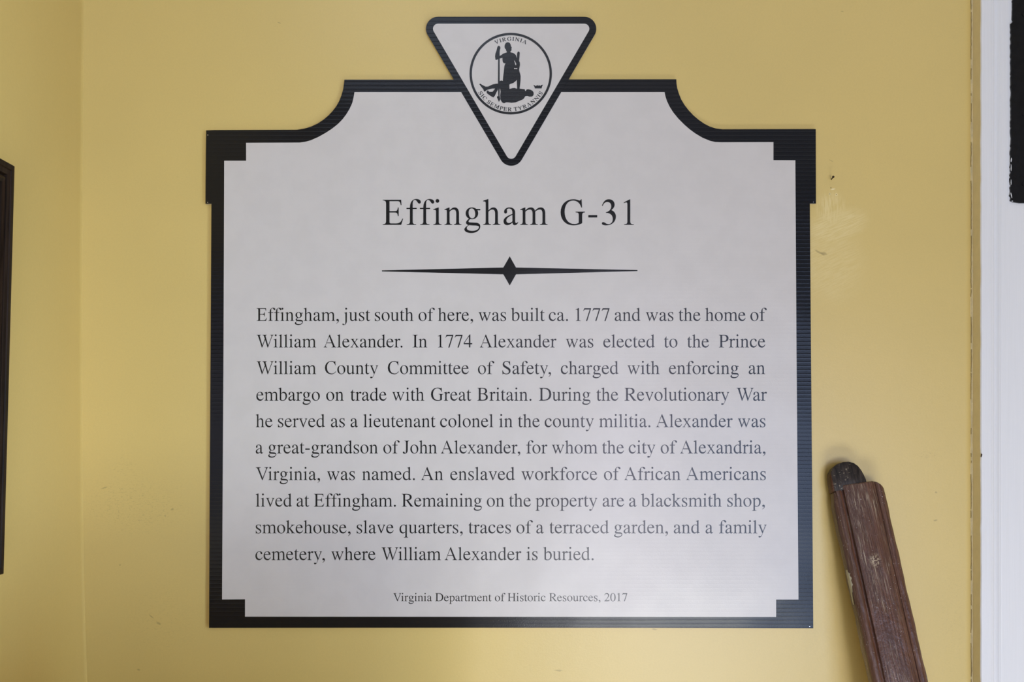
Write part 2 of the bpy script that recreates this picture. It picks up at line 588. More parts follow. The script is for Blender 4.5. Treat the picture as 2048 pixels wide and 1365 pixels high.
# ------------------------------------------------------------------ black metal plate on the casing
plate = empty('metal_plate', px(2070, 405, TC))
tag(plate, 'black painted metal plate with chipped left edge on the white door casing', 'metal plate')
loop = []
yv = 405.0
while yv > -160:
    base = 2022.5 if yv < 300 else 2021.5
    base += -1.2 if yv < 40 and yv > 0 else 0
    if yv < 45: base += 4
    jag = random.uniform(-0.9, 0.9)
    if 320 < yv < 400: jag += -1.5 if int(yv / 5) % 3 == 0 else 1.0
    loop.append((base + jag, yv))
    yv -= random.uniform(2.5, 6)
loop[0] = (2026, 404)
loop += [(2150, -160), (2150, 406), (2040, 406)]
slab('plate_body', loop, TC + 0.0025, TC, (M['iron'], M['iron']), plate)
sp = Sheet(TC + 0.0002)
for (x, y, rx, ry) in ((2020.3, 334.5, 1.1, 3.2), (2019.8, 342, .6, 3), (2019.8, 351, 1.6, 2.2), (2019, 359.5, 1.1, 3.0), (2019.8, 368, .8, 2),
                       (2020.8, 378, 1.2, 2.4), (2021, 325, 1.2, 5)):
    sp.add([[(x + rx * random.uniform(.7, 1.2) * math.cos(a * .7), y + ry * random.uniform(.7, 1.2) * math.sin(a * .7)) for a in range(9)]])
sp.build('black_paint_fleck', M['iron'], plate)
sp = Sheet(TC + 0.0028)
for (x, y, rx, ry, sl) in ((2022.6, 320, 1.0, 5, -.1), (2022.3, 336, .8, 7, 0), (2022.2, 365, .7, 6, 0), (2022.8, 391, 1.0, 6, .2), (2024.6, 402.5, 1.6, .8, 0)):
    sp.add([[(x + sl * ry * math.sin(a * .7) + rx * random.uniform(.7, 1.2) * math.cos(a * .7), y + ry * random.uniform(.8, 1.2) * math.sin(a * .7)) for a in range(9)]])
tag(sp.build('white_paint_fleck', M['trim'], plate), 'white paint smeared on the plate edge')
for (x, y) in ((2049, 28), (2049, 228), (2049, 368)):
    pts = [(x + 4.5 * math.cos(a * math.tau / 20), y + 4.5 * math.sin(a * math.tau / 20)) for a in range(20)]
    slab('screw', pts, TC + 0.0033, TC + 0.0024, (M['iron'], M['iron']), plate)

# ------------------------------------------------------------------ picture frame on the left wall
YR = -(D - 0.967)                       # its right-hand end
Z0, Z1, WID = 1.2195, 1.6160, 0.42
P0, P1 = 0.0220, 0.0327                 # how far the front stands off the wall at bottom and top
fr = empty('picture_frame', (XL, YR, Z0))
tag(fr, 'dark brown wooden picture frame hanging on the left wall', 'picture frame')
FP = [(0.0, -0.020), (0.0, -0.0008), (0.0008, 0.0), (0.0055, 0.0), (0.0063, -0.0012), (0.0112, -0.0016), (0.0122, -0.0045), (0.0138, -0.0048),
      (0.0148, -0.0015), (0.0175, -0.0002), (0.0205, -0.0016), (0.0218, -0.006), (0.0235, -0.0065), (0.0345, -0.0085), (0.040, -0.013), (0.042, -0.020)]
HGT = Z1 - Z0


def fpt(u, w, h):
    """u along the wall towards the viewer, w up, h out of the front plane"""
    ph = P0 + (P1 - P0) * (w / HGT)
    return (ph + h, -u, w)


def stile(name, pa, pb, ina, inb):
    v, f = [], []
    for (p, i) in ((pa, ina), (pb, inb)):
        for (w, h) in FP:
            v.append(fpt(p[0] + i[0] * w, p[1] + i[1] * w, h))
    n_ = len(FP)
    for k in range(n_ - 1):
        f.append((k, k + 1, n_ + k + 1, n_ + k))
    f.append((n_ - 1, 0, n_, 2 * n_ - 1))
    o = mesh_obj(name, v, f, M['frame'], fr)
    bm = bmesh.new(); bm.from_mesh(o.data)
    bmesh.ops.recalc_face_normals(bm, faces=bm.faces)
    bm.to_mesh(o.data); bm.free()
    return o


stile('stile', (0, 0), (0, HGT), (1, 1), (1, -1))
stile('top_rail', (0, HGT), (WID, HGT), (1, -1), (-1, -1))
stile('bottom_rail', (0, 0), (WID, 0), (1, 1), (-1, 1))
stile('stile', (WID, 0), (WID, HGT), (-1, 1), (-1, -1))
mesh_obj('picture', [fpt(.036, .036, -.014), fpt(WID - .036, .036, -.014), fpt(WID - .036, HGT - .036, -.014), fpt(.036, HGT - .036, -.014)],
         [(0, 1, 2, 3)], M['glass_art'], fr)

# ------------------------------------------------------------------ nail in the wall
a = px(1663.2, 359.4, 0.0)
nl = empty('nail', a)
tag(nl, 'small dark nail sticking out of the wall right of the sign', 'nail')


def tube(name, pts, radii, mat, parent, seg=12):
    v, f = [], []
    for i, (p, r) in enumerate(zip(pts, radii)):
        p = Vector(p)
        d = (Vector(pts[min(i + 1, len(pts) - 1)]) - Vector(pts[max(i - 1, 0)])).normalized()
        u = d.orthogonal().normalized()
        w = d.cross(u)
        for s in range(seg):
            an = math.tau * s / seg
            v.append(p + (u * math.cos(an) + w * math.sin(an)) * r)
    for i in range(len(pts) - 1):
        for s in range(seg):
            t = (s + 1) % seg
            f.append((i * seg + s, i * seg + t, (i + 1) * seg + t, (i + 1) * seg + s))
    f.append(tuple(range(seg))[::-1])
    f.append(tuple(range((len(pts) - 1) * seg, len(pts) * seg)))
    return mesh_obj(name, v, f, mat, parent, None, False)


tip = px(1666.4, 354.2, 0.0095) - a
tube('shank', [(0, 0.004, 0), tip], [0.0006, 0.0006], M['nail'], nl)
d = tip.normalized()
tube('head', [tip - d * 0.0002, tip + d * 0.0006, tip + d * 0.0010], [0.0014, 0.0014, 0.0010], M['nail'], nl)

# ------------------------------------------------------------------ lettering
ADV = dict(zip('abcdefghijklmnopqrstuvwxyz',
               (444, 500, 444, 500, 444, 333, 500, 500, 278, 278, 500, 278, 778, 500, 500, 500, 500, 333, 389, 278, 500, 500, 722, 500, 500, 444)))
ADV.update(dict(zip('ABCDEGHIJMNPRSTVWY', (722, 667, 667, 722, 611, 722, 722, 333, 389, 889, 722, 556, 667, 556, 611, 722, 944, 722))))
ADV.update({' ': 250, ',': 250, '.': 250, '-': 333})
for ch in '0123456789':
    ADV[ch] = 500


def arch(xa, xs, xe, xf):
    # arch leaving a stem at xa, coming down as a stem from xs to xs+77 with a foot xe..xf
    m = xs - 341
    return ("M %d 372 C %d 432 %d 460 %d 460 C %d 460 %d 405 %d 300 L %d 85 C %d 33 %d 20 %d 17 L %d 0 L %d 0 L %d 17 C %d 20 %d 33 %d 85 L %d 290 "
            "C %d 370 %d 404 %d 404 C %d 404 %d 384 %d 338 Z") % (
        xa, xa + 52, xa + 95, 296 + m, 375 + m, xs + 77, xs + 77, xs + 77, xs + 77, xs + 92, xf, xf, xe, xe, xs - 18, xs, xs, xs,
        xs, xs - 25, xs - 75, xs - 115, xa + 40, xa)


FLAG = "L {b} 455 L {c} 460 L {l} 413 L {l} 395 C {m} 402 {a} 392 {a} 345 Z"


def low_stem(a, b, fl, fr_, l=None):
    l = fl if l is None else l
    return "B %d %d %d %d 0 " % (a, b, fl, fr_) + FLAG.format(a=a, b=b, c=b - 7, l=l, m=a - 14)


def tall_stem(a, b, fl, fr_, l=None):
    l = fl if l is None else l
    return "B %d %d %d %d 0 L %d 676 L %d 683 L %d 636 L %d 618 C %d 622 %d 610 %d 560 Z" % (a, b, fl, fr_, b, b - 7, l, l, a - 14, a, a)


def dot(cx, cy, r):
    k = r * .552
    return "M %g %g C %g %g %g %g %g %g C %g %g %g %g %g %g C %g %g %g %g %g %g C %g %g %g %g %g %g Z" % (
        cx + r, cy, cx + r, cy + k, cx + k, cy + r, cx, cy + r, cx - k, cy + r, cx - r, cy + k, cx - r, cy,
        cx - r, cy - k, cx - k, cy - r, cx, cy - r, cx + k, cy - r, cx + r, cy - k, cx + r, cy)


# each glyph: shapes; in a shape '|' parts the outline from its holes
G = {
 'E': ["M 12 662 L 12 645 C 80 640 104 622 104 555 L 104 108 C 104 40 82 22 12 18 L 12 0 L 522 0 L 577 165 L 556 165 C 520 75 470 38 385 38 L 245 38 C 215 38 200 48 200 75 L 200 325 L 350 325 C 405 325 420 300 430 230 L 453 230 L 453 458 L 430 458 C 420 390 405 362 350 362 L 200 362 L 200 624 L 415 624 C 480 624 497 600 508 520 L 530 520 L 522 662 Z"],
 'I': ["B 118 216 18 315 0 T 216 118 315 18 662 Z"],
 'H': ["B 103 201 19 291 0 T 201 103 291 19 662 Z", "B 520 618 430 702 0 T 618 520 702 430 662 Z", "M 195 318 L 525 318 L 525 358 L 195 358 Z"],
 'P': ["B 100 197 16 295 0 L 197 655 L 190 662 L 16 662 L 16 645 C 80 640 100 622 100 555 Z",
       "M 180 662 L 295 662 C 460 662 542 595 542 478 C 542 350 440 289 290 289 C 250 289 220 290 190 294 L 190 330 C 215 327 240 326 265 326 C 375 326 434 380 434 476 C 434 575 375 624 270 624 C 235 624 197 624 197 600 L 180 600 Z"],
 'R': ["B 102 199 17 294 0 L 199 655 L 190 662 L 17 662 L 17 645 C 80 640 102 622 102 555 Z",
       "M 180 662 L 300 662 C 465 662 560 600 560 496 C 560 390 470 325 320 318 L 190 318 L 190 353 L 260 353 C 390 356 450 405 450 490 C 450 580 390 624 285 624 C 235 624 199 624 199 602 L 180 600 Z",
       "M 255 335 L 360 330 L 570 75 C 600 42 625 22 659 19 L 659 0 L 500 0 Z"],
 'B': ["M 17 0 L 330 0 C 500 0 593 65 593 180 C 593 270 535 330 425 352 C 505 375 551 425 551 500 C 551 605 460 662 310 662 L 17 662 L 17 645 C 85 640 103 625 103 555 L 103 107 C 103 40 85 22 17 19 Z | M 201 372 L 201 600 C 201 618 210 624 235 624 L 290 624 C 400 624 449 575 449 500 C 449 410 400 372 290 372 Z | M 201 334 L 290 334 C 430 330 486 270 486 185 C 486 90 425 38 310 38 C 230 38 201 50 201 85 Z"],
 'D': ["M 16 0 L 310 0 C 550 0 685 125 685 335 C 685 540 555 662 330 662 L 16 662 L 16 645 C 84 640 104 622 104 555 L 104 107 C 104 40 84 22 16 19 Z | M 202 85 L 202 580 C 202 612 215 624 260 624 C 470 624 576 515 576 330 C 576 140 465 38 275 38 C 220 38 202 50 202 85 Z"],
 'C': ["M 633 128 C 570 35 480 -14 372 -14 C 165 -14 28 125 28 325 C 28 530 170 676 375 676 C 440 676 480 662 525 645 C 548 637 562 645 572 676 L 592 676 L 604 451 L 581 451 C 555 570 480 640 370 640 C 225 640 137 530 137 345 C 137 150 240 28 398 28 C 480 28 545 58 614 145 Z"],
 'G': ["M 628 45 C 560 5 470 -14 385 -14 C 170 -14 32 130 32 330 C 32 535 175 676 385 676 C 450 676 500 660 545 645 C 568 637 582 645 592 676 L 612 676 L 624 455 L 602 455 C 570 570 490 640 375 640 C 230 640 144 520 144 345 C 144 150 245 24 410 24 C 460 24 500 35 532 55 L 532 255 C 532 315 515 325 444 330 L 444 348 L 705 348 L 705 330 C 645 326 628 310 628 250 Z"],
 'J': ["M 186 150 L 186 555 C 186 625 165 640 90 645 L 90 662 L 370 662 L 370 645 C 300 640 282 622 282 555 L 282 180 C 282 50 215 -14 110 -14 C 50 -14 10 12 10 52 C 10 82 30 102 58 102 C 120 102 100 25 145 25 C 175 25 186 60 186 150 Z"],
 'M': ["B 112 140 12 242 0 L 140 600 L 112 610 Z", "M 12 662 L 205 662 L 462 110 L 425 0 L 135 610 C 105 640 60 643 12 645 Z",
       "M 412 0 L 440 0 L 695 560 L 685 662 L 668 662 L 430 130 Z", "B 676 774 585 863 0 L 774 555 C 774 622 795 640 863 645 L 863 662 L 672 662 Z"],
 'N': ["B 114 142 12 245 0 L 142 560 L 114 600 Z", "M 12 662 L 175 662 L 595 155 L 612 -11 L 590 -11 L 114 575 C 90 625 60 643 12 645 Z",
       "M 585 40 L 590 -11 L 612 -11 L 612 555 C 612 622 635 640 707 645 L 707 662 L 480 662 L 480 645 C 560 640 585 622 585 555 Z"],
 'S': ["M 470 463 L 447 463 C 430 575 365 640 270 640 C 195 640 147 595 147 535 C 147 470 200 435 300 385 C 430 320 491 265 491 170 C 491 60 400 -14 270 -14 C 215 -14 170 2 125 18 C 100 26 82 20 78 -14 L 56 -14 L 42 199 L 65 199 C 95 85 170 22 265 22 C 345 22 400 70 400 135 C 400 200 350 240 250 290 C 115 357 65 410 65 500 C 65 600 150 676 268 676 C 320 676 355 662 390 648 C 410 640 432 645 438 676 L 458 676 Z"],
 'T': ["B 257 355 160 452 0 L 355 640 L 257 640 Z", "M 17 492 L 42 492 C 58 590 90 622 190 622 L 420 622 C 520 622 552 590 568 492 L 593 492 L 587 662 L 24 662 Z"],
 'V': ["M 16 645 C 75 640 95 620 115 575 L 362 -11 L 380 -11 L 390 110 L 215 545 C 190 620 205 642 295 645 L 295 662 L 16 662 Z",
       "M 362 -11 L 382 -11 L 610 560 C 630 615 645 640 697 645 L 697 662 L 480 662 L 480 645 C 560 642 590 625 568 560 L 375 70 Z"],
 'W': ["M 5 645 C 55 640 72 625 92 570 L 290 -11 L 308 -11 L 328 90 L 188 550 C 165 620 180 640 250 645 L 250 662 L 5 662 Z",
       "M 290 -11 L 308 -11 L 482 430 L 464 490 L 308 80 Z",
       "M 318 662 L 318 645 C 370 640 392 620 412 560 L 600 -11 L 620 -11 L 638 90 L 505 545 C 485 620 495 640 565 645 L 565 662 Z",
       "M 602 -11 L 620 -11 L 845 570 C 865 620 880 640 932 645 L 932 662 L 737 662 L 737 645 C 805 640 825 620 806 560 L 618 75 Z"],
 'A': ["M 330 674 L 352 674 L 590 120 C 625 40 645 22 706 19 L 706 0 L 440 0 L 440 19 C 510 22 525 40 500 105 L 312 575 Z",
       "M 330 674 L 348 640 L 140 140 C 105 45 130 22 205 19 L 205 0 L 15 0 L 15 19 C 65 25 82 50 115 130 Z", "M 180 220 L 460 220 L 445 258 L 195 258 Z"],
 'Y': ["B 312 410 215 507 0 L 410 295 L 312 285 Z", "M 22 645 C 75 640 95 620 125 575 L 315 275 L 410 290 L 235 565 C 205 620 225 642 298 645 L 298 662 L 22 662 Z",
       "M 365 320 L 400 270 L 590 560 C 625 615 650 640 703 645 L 703 662 L 480 662 L 480 645 C 555 640 570 615 540 565 Z"],
 '1': ["M 118 571 C 195 607 211 595 211 530 L 211 90 C 211 35 190 20 122 17 L 122 0 L 388 0 L 388 17 C 315 20 291 35 291 90 L 291 676 L 280 676 L 111 592 Z"],
 '2': ["M 475 137 L 420 0 L 30 0 L 30 12 C 150 130 345 300 345 465 C 345 555 295 605 215 605 C 140 605 95 570 55 490 L 33 498 C 62 615 140 676 240 676 C 350 676 425 605 425 500 C 425 370 310 250 135 76 L 335 76 C 400 76 420 85 455 144 Z"],
 '3': ["M 45 505 L 65 498 C 95 570 140 604 190 604 C 258 604 302 560 302 490 C 302 415 250 355 152 330 L 153 316 C 290 316 344 240 344 155 C 344 70 295 20 225 20 C 160 20 120 72 80 72 C 57 72 43 58 43 38 C 43 5 85 -14 155 -14 C 320 -14 431 80 431 218 C 431 295 390 355 305 392 C 365 430 395 480 395 535 C 395 615 330 676 235 676 C 150 676 85 620 45 505 Z"],
 '4': ["M 472 231 L 472 167 L 370 167 L 370 0 L 292 0 L 292 167 L 12 167 L 12 231 L 326 676 L 370 676 L 370 231 Z | M 292 231 L 52 231 L 292 574 Z"],
 '7': ["M 449 646 L 449 662 L 79 662 L 20 515 L 37 507 C 75 580 100 588 150 588 L 370 588 L 172 -8 L 237 -8 Z"],
 '0': ["M 250 676 C 385 676 476 530 476 332 C 476 120 385 -14 250 -14 C 110 -14 24 125 24 328 C 24 540 115 676 250 676 Z | M 248 650 C 165 650 120 530 120 326 C 120 125 165 12 250 12 C 335 12 380 130 380 330 C 380 535 335 650 248 650 Z"],
 '.': [dot(125, 43, 54)],
 ',': ["M 65 -141 C 150 -100 195 -45 195 22 C 195 72 165 102 125 102 C 85 102 56 78 56 45 C 56 10 80 -8 115 -8 C 130 -8 140 -4 150 0 C 148 -55 110 -100 58 -124 Z"],
 '-': ["M 39 194 L 285 194 L 285 257 L 39 257 Z"],
 'a': ["M 52 348 C 52 315 70 297 93 297 C 117 297 135 315 135 345 C 135 370 130 380 130 395 C 130 415 155 430 190 430 C 250 430 282 395 282 320 L 282 95 C 282 25 300 -10 345 -10 C 388 -10 415 12 442 62 L 442 84 C 420 58 405 48 388 48 C 366 48 359 65 359 100 L 359 320 C 359 415 300 460 205 460 C 110 460 52 410 52 348 Z",
       "M 288 291 C 120 230 37 180 37 95 C 37 30 80 -10 140 -10 C 195 -10 240 20 290 65 L 290 99 C 245 60 215 47 183 47 C 145 47 116 75 116 115 C 116 170 165 215 288 262 Z"],
 'b': ["M 73 45 L 73 560 C 73 610 65 622 3 620 L 3 638 L 145 683 L 152 676 L 152 45 Z",
       "M 145 365 C 190 430 235 460 290 460 C 395 460 468 370 468 240 C 468 90 365 -10 225 -10 C 165 -10 110 8 73 38 L 73 80 L 152 80 C 152 45 190 22 240 22 C 330 22 385 100 385 220 C 385 335 335 400 260 400 C 215 400 180 380 145 335 Z"],
 'c': ["M 412 147 C 380 45 310 -10 225 -10 C 105 -10 25 80 25 215 C 25 360 125 460 250 460 C 335 460 400 410 400 350 C 400 322 382 305 357 305 C 330 305 318 320 310 350 C 300 400 285 428 240 428 C 155 428 108 355 108 255 C 108 140 170 62 262 62 C 320 62 360 88 397 156 Z"],
 'd': ["M 340 20 L 340 555 C 340 608 330 620 275 618 L 275 636 L 412 683 L 419 676 L 419 115 C 419 62 430 52 491 50 L 491 34 L 348 -10 L 340 -8 Z",
       "M 348 75 C 300 15 255 -10 200 -10 C 100 -10 27 80 27 208 C 27 355 130 460 250 460 C 290 460 320 450 348 430 L 348 365 C 325 410 290 432 250 432 C 160 432 110 350 110 240 C 110 120 165 48 240 48 C 280 48 315 68 348 105 Z"],
 'e': ["M 408 164 L 424 157 C 390 50 320 -10 230 -10 C 105 -10 25 80 25 215 C 25 365 115 460 235 460 C 335 460 400 395 405 277 L 97 277 C 100 140 160 62 262 62 C 325 62 365 95 408 164 Z | M 99 309 L 304 309 C 298 390 270 428 215 428 C 152 428 108 385 99 309 Z"],
 'f': ["M 20 448 L 20 416 L 115 416 L 115 90 C 115 33 95 20 27 17 L 27 0 L 288 0 L 288 17 C 215 20 193 33 193 90 L 193 416 L 303 416 L 303 448 L 193 448 L 193 560 C 193 625 215 655 252 655 C 285 655 300 630 325 595 C 338 575 352 560 375 560 C 402 560 416 578 416 605 C 416 650 365 683 293 683 C 180 683 115 600 115 448 Z"],
 'g': ["M 237 460 C 345 460 411 395 411 305 C 411 215 340 148 238 148 C 130 148 64 215 64 302 C 64 395 135 460 237 460 Z | M 230 434 C 180 434 147 390 147 325 C 147 235 190 172 245 172 C 300 172 328 215 328 280 C 328 370 290 434 230 434 Z",
       "M 310 446 L 350 421 L 470 421 L 470 384 L 375 384 L 320 405 Z",
       "M 165 170 C 110 130 74 95 74 60 C 74 30 95 10 138 -5 C 75 -50 28 -80 28 -120 C 28 -175 110 -218 225 -218 C 360 -218 470 -140 470 -45 C 470 25 420 55 325 58 L 215 63 C 165 65 145 72 145 92 C 145 110 165 130 195 155 Z | M 160 -8 C 195 -14 250 -17 330 -20 C 400 -22 432 -32 432 -60 C 432 -115 350 -160 245 -160 C 155 -160 97 -130 97 -85 C 97 -60 115 -38 160 -8 Z"],
 'h': [tall_stem(82, 157, 9, 230), arch(150, 341, 275, 487)],
 'i': [low_stem(96, 173, 22, 250), dot(136, 632, 51)],
 'j': ["M 98 -60 L 98 345 C 98 392 85 402 24 395 L 24 413 L 168 460 L 175 455 L 175 20 C 175 -140 105 -218 0 -218 C -45 -218 -72 -200 -72 -172 C -72 -150 -55 -135 -33 -135 C 10 -135 15 -185 50 -185 C 85 -185 98 -140 98 -60 Z", dot(138, 632, 51)],
 'k': [tall_stem(82, 157, 7, 230), "M 150 255 L 290 365 C 322 395 315 425 270 432 L 270 450 L 478 450 L 478 432 C 420 430 385 410 340 370 L 235 280 L 400 75 C 435 32 455 20 505 17 L 505 0 L 280 0 L 280 15 C 325 18 330 30 305 65 L 175 235 L 150 215 Z"],
 'l': [tall_stem(98, 175, 22, 254)],
 'm': [low_stem(86, 161, 16, 232), arch(154, 358, 290, 506), arch(426, 632, 560, 775)],
 'n': [low_stem(82, 157, 16, 230), arch(150, 341, 275, 485)],
 'o': ["M 250 460 C 380 460 470 365 470 232 C 470 95 375 -10 247 -10 C 120 -10 29 90 29 225 C 29 365 120 460 250 460 Z | M 238 432 C 160 432 115 365 115 265 C 115 120 175 18 262 18 C 335 18 384 80 384 185 C 384 330 325 432 238 432 Z"],
 'p': ["B 82 158 5 240 -217 " + FLAG.format(a=82, b=158, c=151, l=9, m=68),
       "M 150 370 C 195 430 240 460 292 460 C 400 460 470 370 470 245 C 470 95 375 -10 255 -10 C 215 -10 185 0 150 25 L 150 75 C 175 45 210 25 250 25 C 335 25 388 100 388 218 C 388 335 335 398 265 398 C 225 398 190 378 150 335 Z"],
 'q': ["B 343 419 262 488 -217 L 419 460 L 405 460 L 343 425 Z",
       "M 350 75 C 305 15 255 -10 200 -10 C 95 -10 24 85 24 205 C 24 355 130 460 255 460 C 295 460 325 448 350 425 L 350 360 C 330 405 295 430 250 430 C 160 430 107 350 107 240 C 107 120 160 50 235 50 C 280 50 315 70 350 105 Z"],
 'r': [low_stem(84, 160, 7, 245, 9), "M 152 370 C 195 430 240 460 280 460 C 315 460 335 440 335 410 C 335 382 318 365 293 365 C 265 365 255 392 232 392 C 210 392 180 360 152 310 Z"],
 's': ["M 331 319 L 314 319 C 298 398 260 433 205 433 C 155 433 120 405 120 365 C 120 325 150 300 220 262 C 310 212 348 175 348 115 C 348 40 285 -10 200 -10 C 165 -10 130 2 102 2 C 85 2 75 -2 70 -10 L 53 -10 L 53 150 L 71 150 C 92 60 135 18 200 18 C 250 18 282 48 282 88 C 282 130 255 155 185 192 C 90 242 51 280 51 345 C 51 412 110 460 195 460 C 230 460 258 450 285 448 C 298 447 305 450 312 456 L 325 456 Z"],
 't': ["M 279 66 C 250 5 215 -10 170 -10 C 105 -10 72 25 72 105 L 72 418 L 13 418 C 13 428 20 435 30 440 C 75 462 110 510 140 579 L 150 579 L 150 450 L 257 450 L 257 418 L 150 418 L 150 120 C 150 65 165 45 200 45 C 225 45 245 55 265 77 Z"],
 'u': ["M 9 450 L 9 433 C 60 430 72 420 72 375 L 72 135 C 72 40 115 -10 190 -10 C 245 -10 290 15 345 75 L 345 115 C 305 65 265 45 225 45 C 175 45 149 75 149 135 L 149 450 Z",
       "M 338 -5 L 338 375 C 338 420 325 430 258 434 L 258 450 L 415 450 L 415 105 C 415 60 430 50 480 50 L 480 33 L 345 -10 Z"],
 'v': ["M 19 433 C 55 430 70 415 88 375 L 245 -14 L 260 -14 L 278 90 L 165 370 C 147 415 155 430 215 434 L 215 450 L 19 450 Z",
       "M 245 -14 L 262 -14 L 425 375 C 443 415 455 430 477 434 L 477 450 L 330 450 L 330 434 C 385 430 397 410 380 370 L 258 75 Z"],
 'w': ["M 21 433 C 50 430 62 415 78 375 L 218 -14 L 232 -14 L 252 95 L 152 375 C 137 415 148 430 205 434 L 205 450 L 21 450 Z",
       "M 218 -14 L 232 -14 L 370 300 L 352 350 L 235 80 Z",
       "M 235 450 L 235 434 C 280 430 295 415 312 370 L 460 -14 L 474 -14 L 493 95 L 392 370 C 377 415 385 430 440 434 L 440 450 Z",
       "M 460 -14 L 476 -14 L 640 375 C 656 415 670 430 694 434 L 694 450 L 555 450 L 555 434 C 605 430 618 410 603 370 L 475 75 Z"],
 'x': ["M 24 450 L 24 434 C 65 430 85 415 115 370 L 330 65 C 350 32 335 18 295 15 L 295 0 L 479 0 L 479 15 C 445 18 430 30 405 65 L 195 375 C 175 410 185 430 230 434 L 230 450 Z",
       "M 17 0 L 17 15 C 55 18 75 30 105 75 L 222 242 L 320 375 C 345 410 340 430 300 434 L 300 450 L 455 450 L 455 434 C 405 430 385 415 355 375 L 245 222 L 135 70 C 112 35 115 18 165 15 L 165 0 Z"],
 'y': ["M 14 434 C 48 430 64 412 84 370 L 240 0 L 288 75 L 162 370 C 143 412 152 430 205 434 L 205 450 L 14 450 Z",
       "M 262 75 L 240 0 C 205 -105 185 -150 155 -150 C 130 -150 125 -133 85 -133 C 55 -133 35 -152 35 -176 C 35 -202 58 -218 90 -218 C 165 -218 205 -155 255 -20 L 415 375 C 432 415 445 430 475 434 L 475 450 L 332 450 L 332 434 C 380 430 392 410 375 365 Z"],
}


def parse(path, seg):
    tok = re.findall(r'[A-Za-z]|-?\d+\.?\d*', path)
    pts, i = [], 0

    def cub(p0, p1, p2, p3):
        for k in range(1, seg + 1):
            t = k / seg
            u = 1 - t
            pts.append((u ** 3 * p0[0] + 3 * u * u * t * p1[0] + 3 * u * t * t * p2[0] + t ** 3 * p3[0],
                        u ** 3 * p0[1] + 3 * u * u * t * p1[1] + 3 * u * t * t * p2[1] + t ** 3 * p3[1]))

    while i < len(tok):
        c = tok[i]; i += 1
        num = lambda k: [float(q) for q in tok[i:i + k]]
        if c in 'ML':
            pts.append(tuple(num(2))); i += 2
        elif c == 'C':
            n = num(6); i += 6
            cub(pts[-1], n[0:2], n[2:4], n[4:6])
        elif c == 'B':
            x0, x1, xl_, xr_, y0 = num(5); i += 5
            pts.append((x0, y0 + 90))
            cub(pts[-1], (x0, y0 + 34), (x0 - 0.25 * (x0 - xl_), y0 + 20), (xl_, y0 + 16))
            pts += [(xl_, y0), (xr_, y0), (xr_, y0 + 16)]
            cub(pts[-1], (x1 + 0.25 * (xr_ - x1), y0 + 20), (x1, y0 + 34), (x1, y0 + 90))
        elif c == 'T':
            x1, x0, xr_, xl_, y0 = num(5); i += 5
            pts.append((x1, y0 - 90))
            cub(pts[-1], (x1, y0 - 34), (x1 + 0.25 * (xr_ - x1), y0 - 20), (xr_, y0 - 16))
            pts += [(xr_, y0), (xl_, y0), (xl_, y0 - 16)]
            cub(pts[-1], (x0 - 0.25 * (x0 - xl_), y0 - 20), (x0, y0 - 34), (x0, y0 - 90))
    out = []
    for p in pts:
        if not out or abs(p[0] - out[-1][0]) + abs(p[1] - out[-1][1]) > 0.01:
            out.append(p)
    if abs(out[0][0] - out[-1][0]) + abs(out[0][1] - out[-1][1]) < 0.01:
        out.pop()
    return out


CACHE = {}


def glyph(ch, seg):
    if (ch, seg) not in CACHE:
        CACHE[(ch, seg)] = [[parse(q, seg) for q in s.split('|')] for s in G[ch]]
    return CACHE[(ch, seg)]


KERN = {'Wi': -40, 'Wa': -80, 'Vi': -60, 'Av': -74, 'y,': -65, 'r,': -40, 'r.': -55, 'f ': 0, 'Re': 0}


def run_width(txt, track=0):
    w = 0
    for a, b in zip(txt, txt[1:] + ' '):
        w += ADV[a] + track + (KERN.get(a + b, 0) if b != ' ' else 0)
    return w


def put_text(sheet, txt, x, y, sx, sy, track=0, seg=4):
    for a, b in zip(txt, txt[1:] + ' '):
        if a != ' ':
            for shp in glyph(a, seg):
                sheet.add([[(x + p[0] * sx, y - p[1] * sy) for p in lp] for lp in shp])
        x += (ADV[a] + track + (KERN.get(a + b, 0) if b != ' ' else 0)) * sx
    return x


# ------------------------------------------------------------------ the sign
GAP, TH = 0.0012, 0.0040
TF = GAP + TH
sign = empty('marker_sign', px(1022, 1257, GAP))
tag(sign, 'large white and black historical marker sign with printed text on the yellow wall', 'sign')
outer = [(412.3, 261), (430, 260.3), (594.4, 259.7), (608, 257.6), (621.7, 253.6), (635, 247.5), (646.6, 239.9), (656.5, 231.5), (664.8, 222.9),
         (672.5, 212.8), (678.4, 202.5), (683, 190.5), (686.4, 178.6), (688, 168), (688.7, 159.5),
         (900, 159.5), (1130, 159), (1352.7, 158.6), (1353, 167), (1354.5, 176.3), (1358, 188), (1362.5, 199), (1369, 210), (1377.2, 220.6), (1387, 231), (1397.7, 240),
         (1408.5, 247.5), (1420.4, 253.6), (1433, 257.3), (1445.4, 258.8), (1540, 258.6), (1631.6, 258.3), (1632, 407.5), (1619.8, 407.5), (1622, 700), (1624.6, 1000), (1626.6, 1257.5),
         (1300, 1256.6), (1000, 1256.4), (700, 1256.5), (418.1, 1256.7), (419.3, 1000), (421.2, 700), (422.9, 405.5), (422.9, 408), (410.9, 408), (411.4, 330)]
slab('border_board', outer, TF, GAP, (M['black_print'], M['core']), sign)
